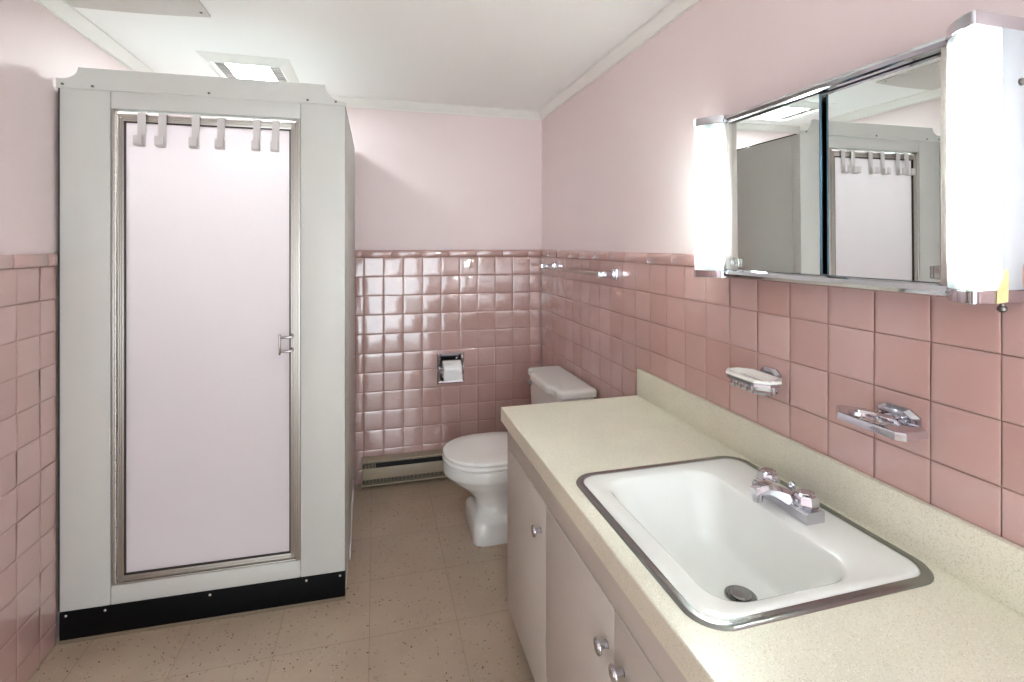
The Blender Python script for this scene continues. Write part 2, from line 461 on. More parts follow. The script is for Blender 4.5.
for i in range(84):
    za = z0+i*(z1-z0)/84
    mb.cyl((hx, FY(hx)+.002, za+.001), (hx, FY(hx)+.002, za+(z1-z0)/84-.001), .0042 if i % 2 else .0036, n=8)
mb.build('hinge', M['alu'], dr)
for side in (0, 1):
    mb = MB(); d = -.030 if not side else .052
    za, zc_ = (.952, 1.028) if not side else (.962, 1.034)
    x0, x1 = -.338, -.300
    d0 = .004 if not side else .024
    for z in (za+.012, zc_-.012):
        mb.tube([ff(Vector((x1, d0, z))), ff(Vector((x1, d, z))), ff(Vector((x1-.012, d, z))), ff(Vector((x0, d, z)))], .0045, 8)
        mb.lathe(ff(Vector((x1, d0, z))), (0, -1 if not side else 1, 0), [(-.002, .008), (.003, .008), (.0045, .006)], 12)
    mb.box((x0-.0035, d-.006, za), (x0+.0035, d+.006, zc_), .002, f=ff)
    mb.build('pull_handle', M['pull'], dr)

# hooks over the top of the door
hk_x = [-.789, -.725, -.620, -.538, -.420, -.356]
hk_d = ['hook nearest the hinge, first of six white plastic hooks over the shower door',
        'second white plastic over-door hook from the hinge side of the shower door',
        'third white plastic over-door hook from the hinge side of the shower door',
        'fourth white plastic over-door hook from the hinge, third from the handle side',
        'fifth white plastic over-door hook from the hinge, next to last toward the handle',
        'white plastic over-door hook nearest the handle edge of the shower door']
zt_ = z1
def hook_mb():
    mb = MB(); w = .0125
    prof = [(.030, zt_-.02), (.030, zt_+.0035), (-.004, zt_+.0035), (-.004, zt_-.107), (-.008, zt_-.113), (-.033, zt_-.113), (-.037, zt_-.109), (-.037, zt_-.080)]
    th = .003
    # a strap bent over the door, then the upturned hook lip, offset to one side
    def strap(pts, x0, x1):
        n = len(pts); outer = []
        for i in range(n):
            a = Vector(pts[max(i-1, 0)]); b = Vector(pts[min(i+1, n-1)]); t = (b-a).normalized(); nrm = Vector((-t.y, t.x))
            outer.append((Vector(pts[i])+nrm*th/2, Vector(pts[i])-nrm*th/2))
        rings = [[(x0, o[0].x, o[0].y), (x1, o[0].x, o[0].y), (x1, o[1].x, o[1].y), (x0, o[1].x, o[1].y)] for o in outer]
        mb.loft(rings)
    strap(prof[:4], -w, w)
    strap(prof[3:], -w, w)
    return mb
for i, x in enumerate(hk_x):
    base = (x, FY(x), 0)
    if i == 0:
        mb = hook_mb()
        for v in mb.bm.verts: v.co += Vector((x, FY(x), 0))
        h0 = mb.build('over_door_hook', M['plastic'], origin=(x, FY(x), zt_-.11), angle=30); o = h0
    else:
        o = h0.copy(); COL.objects.link(o); o.location = (x, FY(x), zt_-.11)
    tag(o, hk_d[i], 'hook', 'white hooks over the shower door')

# loose metal strip leaning on the side of the stall
mb = MB().box((-.1085, -.19, -.0065), (-.1065, .19, .0065), .0005).box((-.1085, -.19, -.0065), (-.1025, .19, -.0045), .0005)
R_ = Matrix.Rotation(math.radians(31), 3, 'X')
for v in mb.bm.verts:
    c = v.co.copy(); x = c.x; q = R_ @ Vector((0, c.y, c.z)); v.co = Vector((x, q.y+2.42, q.z+.104))
o = mb.build('metal_strip', M['chrome'], origin=(-.106, 2.26, .0), angle=30)
tag(o, 'narrow shiny metal strip leaning low on the side of the shower stall', 'metal strip')

# ------------------------------------------------------------------ ceiling light above the stall
L_ = thing('ceiling_light', 'square white ceiling light with bright lens above the shower stall', 'ceiling light', (-.552, 2.585, ZC))
lx0, lx1, ly0, ly1 = -.735, -.370, 2.400, 2.770
mb = MB()
def fr(x0, x1, y0, y1, z): return [(x0, y0, z), (x1, y0, z), (x1, y1, z), (x0, y1, z)]
w = .045
mb.loft([fr(lx0, lx1, ly0, ly1, ZC), fr(lx0+.003, lx1-.003, ly0+.003, ly1-.003, ZC-.006), fr(lx0+w*.8, lx1-w*.8, ly0+w*.8, ly1-w*.8, ZC-.030), fr(lx0+w, lx1-w, ly0+w, ly1-w, ZC-.028), fr(lx0+w, lx1-w, ly0+w, ly1-w, ZC)], False, False)
mb.build('frame', M['moulding'], L_, angle=25)
ix0, ix1, iy0, iy1 = lx0+w, lx1-w, ly0+w, ly1-w
for xa, xb in ((ix0, ix0+.045), (ix1-.05, ix1)):
    mb = MB()
    n = 9
    for i in range(n):
        y = iy0+(iy1-iy0)*(i+.5)/n
        mb.box((xa+.002, y-.005, ZC-.014), (xb-.002, y+.005, ZC-.002), .001)
    mb.box((xa, iy0, ZC-.016), (xa+.003, iy1, ZC), 0).box((xb-.003, iy0, ZC-.016), (xb, iy1, ZC), 0)
    mb.build('grille', M['grille'], L_, angle=30)
MB().box((ix0+.047, iy0+.04, ZC-.012), (ix1-.052, iy1-.02, ZC-.003), .003).build('lens', M['lens'], L_)
MB().box((-.605, iy0+.008, ZC-.022), (-.565, iy0+.026, ZC-.006), .003).build('latch', M['grille'], L_)

# flat panel on the ceiling in front of the stall
mb = MB(); rings = []
for i in range(13):
    x = -1.0+.43*i/12; q = .006*math.sin(PI*i/12)
    y1_ = 2.055-.035*i/12+.01*math.sin(PI*i/12)
    rings.append([(x, 1.52, ZC), (x, y1_, ZC), (x, y1_, ZC-.007), (x, 1.52, ZC-.007)])
o = mb.loft(rings).build('ceiling_panel', M['panel'], origin=(-.78, 1.8, ZC-.004), angle=30)
tag(o, 'thin white flat panel screwed to the ceiling in front of the shower header', 'ceiling panel')
MB().lathe((-.59, 1.985, ZC-.006), (0, 0, -1), [(0, .005), (.003, .005), (.0045, .002)], 12).build('screw', M['brass'], o)

# ------------------------------------------------------------------ electric heater on the floor at the back wall
hy0 = 2.895; hL, hR = -.072, .62
E_ = thing('electric_heater', 'low beige electric heater along the floor of the back tiled wall', 'heater', ((hL+hR)/2, 2.93, 0))
prof = [(YB-.002, .012), (hy0+.004, .012), (hy0, .016), (hy0+.0, .022), (hy0+.022, .022), (hy0+.022, .118), (hy0+.012, .138), (hy0-.002, .146), (hy0-.002, .150), (hy0+.004, .154), (YB-.002, .154)]
MB().prism(prof, lambda y, z: (hL, y, z), lambda y, z: (hR, y, z)).build('back_housing', M['heater'], E_, angle=30)
MB().box((hL+.004, hy0, .050), (hR, hy0+.008, .112), .003).build('front_panel', M['heater'], E_)
mb = MB()
for xa, xb in ((hL, hL+.003),): mb.box((xa-.003, hy0-.001, .012), (xb, YB-.004, .152), .001)
mb.build('end_cap', M['heater'], E_)
MB().box((hL+.003, hy0+.014, .024), (hR, hy0+.0215, .137)).build('dark_core', M['dark'], E_, angle=0)
fi, fu = MB(), MB()
for i in range(int((hR-hL-.02)/.0075)):
    x = hL+.010+i*.0075
    fi.box((x, hy0+.003, .026), (x+.0022, hy0+.016, .050))
    if x < hL+.075: fu.box((x, hy0+.003, .112), (x+.003, hy0+.016, .134))
fi.build('lower_grille', M['heater'], E_, angle=0); fu.build('upper_grille', M['heater'], E_, angle=0)

# ------------------------------------------------------------------ recessed toilet paper holder and roll
Q = thing('paper_holder', 'chrome toilet paper holder recessed into the back tiled wall', 'paper holder', (.43, YB, .62))
px0, px1, pz0, pz1 = .351, .510, .539, .717
mb = MB()
def rg(x0, x1, z0, z1, d): return [(x0, YB-d, z0), (x1, YB-d, z0), (x1, YB-d, z1), (x0, YB-d, z1)]
mb.loft([rg(px0, px1, pz0, pz1, -.001), rg(px0, px1, pz0, pz1, .004), rg(px0+.006, px1-.006, pz0+.006, pz1-.006, .009), rg(hx0+.003, hx1-.003, hz0+.003, hz1-.003, .006), rg(hx0+.002, hx1-.002, hz0+.002, hz1-.002, -.075)], False, True)
mb.build('recess_frame', M['chrome'], Q, angle=20)
for x, s_ in ((px0+.011, 1), (px1-.011, -1)):
    mb = MB().box((x-.006, YB-.042, .618), (x+.006, YB+.004, .646), .005, 3)
    mb.cyl((x, YB-.030, .632), (x+s_*.016, YB-.030, .632), .006, n=12)
    mb.build('roller_post', M['chrome'], Q)
mb = MB().cyl((px0+.022, YB-.030, .632), (px1-.022, YB-.030, .632), .008, n=16)
mb.build('roller', M['chrome'], Q)
ry, rz, rr = YB-.030, .628, .050
mb = MB(); xa, xb = .379, .485
n = 40
def rc(r, x): return [(x, ry+r*math.cos(2*PI*i/n), rz+r*math.sin(2*PI*i/n)) for i in range(n)]
mb.loft([rc(.019, xa), rc(rr-.003, xa), rc(rr, xa+.003), rc(rr, xb-.003), rc(rr-.003, xb), rc(.019, xb), rc(.019, xa)], False, False)
# loose end of the sheet hanging at the front
mb.loft([[(x, ry-rr-d0, z) for x, d0 in ((xa+.001, 0), (xb-.001, 0), (xb-.001, .0015), (xa+.001, .0015))] for z in (rz+.004, rz-.03, rz-.058)])
o = mb.build('toilet_paper_roll', M['paper'], origin=(.432, ry, rz-.05), angle=40)
tag(o, 'white toilet paper roll in the chrome recessed holder', 'toilet paper')

# ------------------------------------------------------------------ towel bar on the right wall
W_ = thing('towel_bar', 'short chrome towel bar with clear rod at the corner of right tiled wall', 'towel bar', (XR, 2.33, 1.28))
tz0, tz1 = H-.112, H-.125
def post(y, z):
    mb = MB().box((XR-.012, y-.024, z-.024), (XR+.002, y+.024, z+.024), .004)
    mb.box((XR-.020, y-.016, z-.018), (XR-.010, y+.016, z+.018), .004)
    mb.box((XR-.086, y-.011, z-.013), (XR-.015, y+.011, z+.013), .003)
    mb.build('bracket', M['chrome'], W_)
post(1.955, tz1); post(2.715, tz1+.003)
MB().box((XR-.081, 1.955, tz1-.008), (XR-.065, 2.715, tz1+.008), .002).build('rod', M['bar'], W_)

# ------------------------------------------------------------------ toilet
TY = 2.352
K = thing('toilet', 'white toilet with closed lid between the vanity and the back wall', 'toilet', (.62, TY, 0))
def oval(xf, xb, hw, z, e=2.2, n=48, xc=None, eb=None):
    xc = xc if xc is not None else xf+(xb-xf)*.5
    pts = []
    for i in range(n):
        t = 2*PI*i/n; c_, s_ = math.cos(t), math.sin(t)
        ex = e if c_ > 0 else (eb or e)
        a = xc-xf if c_ > 0 else xb-xc
        pts.append((xc-a*math.copysign(abs(c_)**(2/ex), c_), TY+hw*math.copysign(abs(s_)**(2/ex), s_), z))
    return pts
B_ = [  # z, front, back, half width, exponent front, back
 (.000, .428, .86, .147, 9), (.006, .425, .86, .150, 9), (.085, .431, .86, .145, 9), (.098, .436, .86, .139, 8), (.106, .446, .86, .128, 7),
 (.118, .456, .86, .114, 4.5), (.142, .460, .86, .108, 3.2), (.175, .446, .85, .114, 2.7),
 (.205, .418, .83, .130, 2.4), (.235, .378, .80, .152, 2.25),
 (.260, .344, .78, .170, 2.15), (.278, .325, .77, .179, 2.1), (.288, .314, .765, .184, 2.1), (.294, .307, .76, .187, 2.1), (.305, .305, .76, .188, 2.1),
 (.330, .309, .76, .187, 2.1), (.341, .313, .76, .185, 2.1), (.346, .322, .76, .178, 2.1)]
mb = MB(); mb.loft([oval(xf, xb, hw, z, e, xc=xf+min(.23, (xb-xf)*.5), eb=max(e, 3)) for z, xf, xb, hw, e in B_])
# shelf behind the bowl that carries the tank
mb.box((.69, TY-.115, .18), (.975, TY+.115, .352), .02, 3)
bw = mb.build('bowl', M['porcelain'], K, angle=60)
for s_ in (-1, 1):
    MB().lathe((.60, TY+s_*.128, .0), (0, 0, 1), [(0, .016), (.012, .016), (.022, .011), (.026, .002)], 16).build('bolt_cap', M['porcelain'], K)
def plate(name, zs, m, par, xf=.306, xb=.735, hw=.188):
    mb = MB(); z0, z1, r = zs
    rr_ = [(z0, r*.8), (z0+r*.5, .0), (z1-r, 0), (z1-r*.4, r*.35), (z1, r*1.4)]
    rings = [oval(xf+d, xb-d, hw-d, z, 2.15, xc=xf+.215, eb=3.2) for z, d in rr_]
    rings.append(oval(xf+.08, xb-.08, hw-.075, z1+.004, 2.15, xc=xf+.215, eb=3.2))
    return mb.loft(rings).build(name, m, par, angle=60)
plate('seat', (.3485, .3665, .006), M['seat'], K, .304, .735, .190)
plate('seat_lid', (.3705, .388, .007), M['seat'], K)
for s_ in (-1, 1):
    MB().box((.715, TY+s_*.075-.02, .350), (.760, TY+s_*.075+.02, .392), .008, 3).build('seat_hinge', M['seat'], K)
# tank
ty0, ty1 = TY-.232, TY+.235
mb = MB()
def trg(x0, x1, y0, y1, z, r=.03): return [(a, b, z) for a, b in rrect(x0, x1, y0, y1, r, 5)]
mb.loft([trg(.815, .972, ty0+.03, ty1-.03, .352), trg(.810, .975, ty0+.022, ty1-.022, .37), trg(.800, .980, ty0+.008, ty1-.008, .56), trg(.797, .982, ty0+.004, ty1-.004, .657)])
mb.build('tank', M['porcelain'], K, angle=50)
def lidring(z, g_):
    # front edge is drawn in at both ends and bows out in the middle
    x1 = .984-g_; pts = []
    n = 24
    a, b = ty0-.014+g_, ty1+.014-g_
    for i in range(n+1):
        t = i/n; y = b+(a-b)*t
        u = abs(t-.5)*2
        bow = .020*(1 if u < .5 else .5*(1+math.cos(PI*min(1, (u-.5)/.22))))
        ed = .012*max(0, (u-.93)/.07)**2
        pts.append((.792-bow+ed+g_, y, z))
    for i in range(n+1):
        t = i/n; y = a+(b-a)*t; u = abs(t-.5)*2
        pts.append((x1-.012*max(0, (u-.93)/.07)**2, y, z))
    return pts
mb = MB(); mb.loft([lidring(.658, .006), lidring(.662, 0), lidring(.683, 0), lidring(.691, .003), lidring(.695, .010), lidring(.697, .03)])
mb.build('tank_lid', M['porcelain'], K, angle=55)
mb = MB().lathe((.800, ty1-.055, .628), (-1, 0, 0), [(0, .014), (.008, .014), (.012, .009), (.022, .009)], 16)
mb.tube([(.782, ty1-.055, .628), (.776, ty1-.04, .627), (.776, ty1-.0, .624)], .0055, 10)
mb.build('flush_lever', M['chrome'], K)

# ------------------------------------------------------------------ vanity cabinet
CZ = H-.5813; VX = .455; VY0, VY1 = -.06, 1.735
V = thing('vanity_cabinet', 'long off-white vanity cabinet under the cream countertop', 'vanity cabinet', (.72, .85, 0))
mb = MB()
mb.box((VX+.018, VY0, .062), (VX+.036, VY1, CZ-.05))                      # face
mb.box((VX+.018, VY1-.018, .062), (XR-.006, VY1, CZ-.05)).box((VX+.018, VY0, .062), (XR-.006, VY0+.018, CZ-.05))
mb.box((VX+.018, VY0, .062), (XR-.006, VY1, .08))
mb.box((VX+.001, VY0, H-.717), (VX+.02, VY1, CZ-.048), .001)                # top rail
mb.box((VX+.001, VY1-.004, .062), (VX+.02, VY1, CZ-.048), .001)
mb.build('carcass', M['vanity'], V, angle=30)
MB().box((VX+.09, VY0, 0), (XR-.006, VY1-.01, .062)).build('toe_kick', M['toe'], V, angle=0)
seams = [VY1-.004, 1.315, .902, .490, VY0]
for i in range(4):
    y1_, y0_ = seams[i]-.0012, seams[i+1]+.0012
    d = MB().box((VX, y0_, .064), (VX+.018, y1_, H-.7205), .0015).build('door', M['vanity'], V)
    ky = (y0_+.042) if i in (0, 1, 3) else (y1_-.036)
    if i == 1: ky = y0_+.030
    kz = H-.812
    mb = MB().lathe((VX+.001, ky, kz), (-1, 0, 0), [(0, .0085), (.002, .0085), (.003, .0068), (.018, .0068), (.0185, .012), (.020, .0162), (.0225, .0168), (.0245, .0155), (.0240, .0128), (.0236, .0110), (.0262, .0095), (.0270, .004), (.0271, .0005)], 28)
    mb.build('knob', M['chrome'], d, angle=50)

# ------------------------------------------------------------------ countertop with splash, cut for the sink
CX0, CX1, CY0, CY1 = .4345, XR-.004, -.08, 1.748
C_ = thing('countertop', 'cream speckled laminate countertop along the right wall', 'countertop', (.72, .85, CZ-.05))
sx0, sx1, sy0, sy1, sr = .4775, .9585, .6475, 1.1725, .05      # hole
hole = rrect(sx0, sx1, sy0, sy1, sr, 8)
mb = MB()
def outer_pt(x, y):
    """where a ray from the hole's middle leaves the counter outline"""
    cx_, cy_ = (sx0+sx1)/2, (sy0+sy1)/2; dx, dy = x-cx_, y-cy_; t = 1e9
    if dx > 1e-9: t = min(t, (CX1-cx_)/dx)
    if dx < -1e-9: t = min(t, (CX0-cx_)/dx)
    if dy > 1e-9: t = min(t, (CY1-cy_)/dy)
    if dy < -1e-9: t = min(t, (CY0-cy_)/dy)
    return (cx_+dx*t, cy_+dy*t)
corner = [(CX1, CY1), (CX0, CY1), (CX0, CY0), (CX1, CY0)]
# hole loop with outline points; corners inserted by angle
import math as _m
pts = []
cx_, cy_ = (sx0+sx1)/2, (sy0+sy1)/2
for p in hole: pts.append((_m.atan2(p[1]-cy_, p[0]-cx_), p, outer_pt(*p)))
for c0 in corner:
    a = _m.atan2(c0[1]-cy_, c0[0]-cx_)
    # matching point on the hole outline
    best = None
    n = len(hole)
    for i in range(n):
        p, q = hole[i], hole[(i+1) % n]
        dx, dy = c0[0]-cx_, c0[1]-cy_
        ex, ey = q[0]-p[0], q[1]-p[1]
        det = dx*(-ey)+dy*ex
        if abs(det) < 1e-12: continue
        rx, ry_ = p[0]-cx_, p[1]-cy_
        t = (rx*(-ey)+ry_*ex)/det; s_ = (dx*ry_-dy*rx)/det
        if t > 0 and -1e-9 <= s_ <= 1+1e-9: best = (cx_+dx*t, cy_+dy*t)
    if best: pts.append((a, best, c0))
pts.sort(key=lambda k: k[0])
e = .002
def shr(p): return (min(max(p[0], CX0+e), CX1-e), min(max(p[1], CY0+e), CY1-e))
I = lambda z: [(p[1][0], p[1][1], z) for p in pts]
O = lambda z, g_=False: [((shr(p[2]) if g_ else p[2])+(z,)) for p in pts]
mb.loft([I(CZ-.048), I(CZ), O(CZ, True), O(CZ-e), O(CZ-.048), I(CZ-.048)], False, False)
ct = mb.build('top', M['counter'], C_, angle=30)
mb = MB().box((.978, CY0, CZ), (XR-.002, CY1, H-.4795), .0015)
mb.build('backsplash', M['counter'], C_)

# ------------------------------------------------------------------ sink
N = thing('sink', 'white rectangular sink with steel rim set in the cream countertop', 'sink', (.71, .91, CZ-.15))
mb = MB()
def rr(x0, x1, y0, y1, r, z, n=8): return [(a, b, z) for a, b in rrect(x0, x1, y0, y1, r, n)]
o0 = (.4695, .9665, .6395, 1.1805)
i0 = (.487, .949, .657, 1.163)
mb.loft([rr(*o0, .060, CZ+.0004), rr(o0[0]+.002, o0[1]-.002, o0[2]+.002, o0[3]-.002, .058, CZ+.0028), rr(o0[0]+.008, o0[1]-.008, o0[2]+.008, o0[3]-.008, .052, CZ+.0042), rr(*i0, .044, CZ+.0040), rr(i0[0]+.001, i0[1]-.001, i0[2]+.001, i0[3]-.001, .043, CZ-.004)], False, False)
mb.build('rim', M['steel'], N, angle=50)
mb = MB()
b = (.535, .822, .688, 1.118)
def mix(t, z, r, g0=0):
    q = (.606, .790, .770, 1.022)
    return rr(*[b[k]+(q[k]-b[k])*t+(g0 if k % 2 == 0 else -g0) for k in range(4)], r, z)
rings = [rr(i0[0]-.002, i0[1]+.002, i0[2]-.002, i0[3]+.002, .046, CZ-.03), rr(i0[0]-.002, i0[1]+.002, i0[2]-.002, i0[3]+.002, .046, CZ-.002), rr(*i0, .044, CZ+.002), rr(i0[0]+.004, i0[1]-.004, i0[2]+.004, i0[3]-.004, .042, CZ+.0045), rr(i0[0]+.012, i0[1]-.012, i0[2]+.012, i0[3]-.012, .04, CZ+.0052),
         mix(-.10, CZ+.0040, .060), mix(-.03, CZ+.0010, .060), mix(.04, CZ-.006, .060), mix(.12, CZ-.018, .060), mix(.35, CZ-.055, .058), mix(.62, CZ-.095, .055), mix(.80, CZ-.117, .055), mix(.93, CZ-.128, .06), mix(1.12, CZ-.1345, .065)]
DX, DY = .722, .868
dz_ = CZ-.139
rings.append([(DX+.055*math.cos(2*PI*(i+.5)/36-0), DY+.055*math.sin(2*PI*(i+.5)/36), dz_+.003) for i in range(36)])
rings.append([(DX+.031*math.cos(2*PI*(i+.5)/36), DY+.031*math.sin(2*PI*(i+.5)/36), dz_) for i in range(36)])
rings.append([(DX+.030*math.cos(2*PI*(i+.5)/36), DY+.030*math.sin(2*PI*(i+.5)/36), dz_-.02) for i in range(36)])
mb.loft(rings, False, True)
mb.build('basin', M['porcelain'], N, angle=70)
dn = MB().lathe((DX, DY, dz_-.010), (0, 0, 1), [(0, .020), (.004, .020), (.010, .026), (.0115, .0305), (.0130, .0312), (.0128, .0275), (.006, .022), (.002, .005)], 32).build('drain', M['steel'], N, angle=40)
MB().lathe((DX, DY, dz_-.006), (0, 0, 1), [(0, .008), (.006, .008), (.0085, .0195), (.0125, .0205), (.0155, .0175), (.0165, .006), (.0166, .0005)], 32).build('stopper', M['steel'], dn, angle=40)

# ------------------------------------------------------------------ faucet
FX, FYc = .878, .912; FZ = CZ+.0052
A = thing('faucet', 'chrome two-handle faucet on the back ledge of the white sink', 'faucet', (FX, FYc, FZ))
mb = MB()
hb = .078
# base: block ends, dipping toward the middle
rings = []
for i in range(25):
    t = -1+2*i/24; y = FYc+hb*t; u = abs(t)
    h_ = .024 if u > .55 else .024-.006*(.5+.5*math.cos(PI*u/.55))
    hw = .0225 if u > .6 else .0225-.002*(.5+.5*math.cos(PI*u/.6))
    rings.append([(FX-hw, y, FZ), (FX-hw, y, FZ+h_-.003), (FX-hw+.003, y, FZ+h_), (FX+hw-.003, y, FZ+h_), (FX+hw, y, FZ+h_-.003), (FX+hw, y, FZ)])
mb.loft(rings)
mb.build('base', M['chrome'], A, angle=30)
# spout: wide at the base, sweeps forward over the bowl
mb = MB(); rings = []
for i in range(15):
    t = i/14
    x = FX+.012-.100*t
    hw = .046*(1-t)**2.2+.0135
    zt2 = FZ+.024+.036*math.sin(PI*min(1, t*.62+.08))-.004*t
    zb2 = FZ+.004+.034*min(1, t*1.5)**1.2
    zb2 = min(zb2, zt2-.012)
    rings.append([(x, FYc-hw, zb2), (x, FYc-hw, zt2-.010), (x, FYc-hw*.62, zt2-.001), (x, FYc, zt2), (x, FYc+hw*.62, zt2-.001), (x, FYc+hw, zt2-.010), (x, FYc+hw, zb2)])
mb.loft(rings)
sp_ = mb.build('spout', M['chrome'], A, angle=28)
MB().lathe((FX-.076, FYc, FZ+.042), (0, 0, -1), [(0, .0115), (.014, .0115), (.015, .0105), (.022, .0105), (.022, .008), (.018, .007)], 20).build('aerator', M['chrome'], sp_)
for s_ in (-1, 1):
    y = FYc+s_*.053
    mb = MB().lathe((FX, y, FZ+.022), (0, 0, 1), [(0, .016), (.003, .016), (.004, .012), (.006, .012)], 20)
    def octr(r, z): return [(FX+1.08*r*math.cos(PI/8+2*PI*i/8), y+1.08*r*math.sin(PI/8+2*PI*i/8), z) for i in range(8)]
    z = FZ+.0225
    mb.loft([octr(.018, z), octr(.0205, z+.003), octr(.0245, z+.012), octr(.0225, z+.024), octr(.0195, z+.029), octr(.016, z+.031), octr(.012, z+.030), octr(.010, z+.0315)])
    # finger lobe at one face
    mb.box((FX-.004, y+s_*-.026, z+.006), (FX+.008, y+s_*-.020, z+.022), .002)
    mb.build('handle', M['chrome'], A, angle=25)
MB().lathe((FX+.016, FYc, FZ+.018), (0, 0, 1), [(0, .004), (.018, .004), (.019, .007), (.024, .0085), (.030, .0075), (.033, .003)], 16).build('lift_rod', M['chrome'], A, angle=50)

# ------------------------------------------------------------------ soap dish holder, soap dish, tumbler holder
def wall_plate(mb, y, z, w=.036, h=.026):
    # eight-sided bevelled plate
    f0 = [(y-w, z-h*.5), (y-w*.55, z-h), (y+w*.55, z-h), (y+w, z-h*.5), (y+w, z+h*.5), (y+w*.55, z+h), (y-w*.55, z+h), (y-w, z+h*.5)]
    rings = []
    for x, k in ((XR+.002, 1), (XR-.005, 1), (XR-.010, .82), (XR-.012, .74), (XR-.010, .70)):
        rings.append([(x, y+(a-y)*k, z+(b_-z)*k) for a, b_ in f0])
    mb.loft(rings)
def octa(x0, x1, y0, y1, z, g_=0, c=.026, cn=None):
    x0 += g_; x1 -= g_; y0 += g_; y1 -= g_; c = c-g_*.4; cn = c if cn is None else cn
    return [(x0+cn, y0, z), (x1-cn, y0, z), (x1, y0+cn, z), (x1, y1-c, z), (x1-c, y1, z), (x0+c, y1, z), (x0, y1-c, z), (x0, y0+cn, z)]
sy, sz = 1.072, H-.345
D = thing('soap_dish_holder', 'chrome wall holder under the white soap dish above the counter', 'soap holder', (XR, sy, sz))
mb = MB(); wall_plate(mb, sy+.010, sz+.004, .034, .022)
mb.build('wall_plate', M['chrome'], D, angle=20)
MB().box((XR-.036, sy-.012, sz-.0265), (XR-.006, sy+.012, sz-.0175), .004).build('arm', M['chrome'], D)
mb = MB(); x0, x1, y0, y1 = XR-.100, XR-.020, sy-.068, sy+.080
for za, zc_ in ((sz-.002, sz+.005),):
    mb.loft([octa(x0, x1, y0, y1, za), octa(x0, x1, y0, y1, zc_), octa(x0, x1, y0, y1, zc_, .004), octa(x0, x1, y0, y1, za, .004), octa(x0, x1, y0, y1, za)], False, False)
mb.loft([octa(x0, x1, y0, y1, sz-.022, .007), octa(x0, x1, y0, y1, sz-.017, .005), octa(x0, x1, y0, y1, sz-.017, .012), octa(x0, x1, y0, y1, sz-.022, .012), octa(x0, x1, y0, y1, sz-.022, .007)], False, False)
for q in (-.030, -.010, .012, .034):
    mb.box((x0+.001, sy+q-.004, sz-.020), (x0+.006, sy+q+.004, sz), .001)
    mb.box((x0+.006, sy+q-.002, sz-.021), (x1-.006, sy+q+.002, sz-.018))
for q in (.040,):
    mb.box((x0+q-.003, y0+.001, sz-.020), (x0+q+.003, y0+.006, sz), .001); mb.box((x0+q-.003, y1-.006, sz-.020), (x0+q+.003, y1-.001, sz), .001)
mb.build('tray', M['chrome'], D, angle=25)
mb = MB(); g_ = -.003; sz += .0015
mb.loft([octa(x0, x1, y0, y1, sz-.016, .016), octa(x0, x1, y0, y1, sz-.004, .010), octa(x0, x1, y0, y1, sz+.0045, .0055), octa(x0, x1, y0, y1, sz+.0062, g_), octa(x0, x1, y0, y1, sz+.0115, g_), octa(x0, x1, y0, y1, sz+.0125, .004), octa(x0, x1, y0, y1, sz+.006, .015), octa(x0, x1, y0, y1, sz+.004, .026)])
o = mb.build('soap_dish', M['dish'], origin=(XR-.055, sy, sz-.016), angle=25)
tag(o, 'white eight-sided soap dish sitting in the chrome wall holder', 'soap dish')

ty, tz = .752, H-.340
U = thing('tumbler_holder', 'empty chrome tumbler and toothbrush holder on the tiles beside the sink', 'tumbler holder', (XR, ty, tz))
mb = MB(); wall_plate(mb, ty, tz+.002, .042, .022)
mb.build('wall_plate', M['chrome'], U, angle=20)
mb = MB().box((XR-.045, ty-.013, tz-.008), (XR-.006, ty+.013, tz+.008), .004)
mb.box((XR-.03, ty-.020, tz-.006), (XR-.008, ty+.020, tz+.002), .003)
mb.build('arm', M['chrome'], U)
mb = MB(); x0, x1, y0, y1 = XR-.098, XR-.022, ty-.078, ty+.084
n = 40
out = octa(x0, x1, y0, y1, 0, 0, .034)
def ring_out(z, g_=0):
    q = octa(x0, x1, y0, y1, z, g_, .034, .012); res = []
    m_ = len(q)
    for i in range(m_):
        a, b_ = Vector(q[i]), Vector(q[(i+1) % m_])
        for k in range(5): res.append(tuple(a.lerp(b_, k/5)))
    return res
ccx, ccy = (x0+x1)/2-.003, (y0+y1)/2
def ring_in(z, r):
    src = ring_out(z); res = []
    for p in src:
        a = math.atan2((p[1]-ccy), (p[0]-ccx)); res.append((ccx+r*math.cos(a), ccy+1.5*r*math.sin(a), z))
    return res
mb.loft([ring_out(tz-.009, .003), ring_out(tz-.009), ring_out(tz+.001), ring_out(tz+.0045, .002), ring_out(tz+.0065, .006), ring_in(tz+.0055, .0315), ring_in(tz+.001, .029), ring_in(tz-.006, .029), ring_in(tz-.009, .031), ring_out(tz-.009, .003)], False, False)
mb.build('ring', M['chrome'], U, angle=30)

# ------------------------------------------------------------------ mirror cabinet with side lamps
MY0, MY1 = .553, 1.2548; MYc = (MY0+MY1)/2
MZ0, MZ1 = H-.092, H+.361
B = thing('mirror_cabinet', 'chrome mirror cabinet with sliding mirrors and lit side lamps on the right wall', 'mirror cabinet', (XR, MYc, MZ0))
FXm = .930
yi0, yi1 = .6236, MY0+MY1-.6236           # inner edges of the lamps
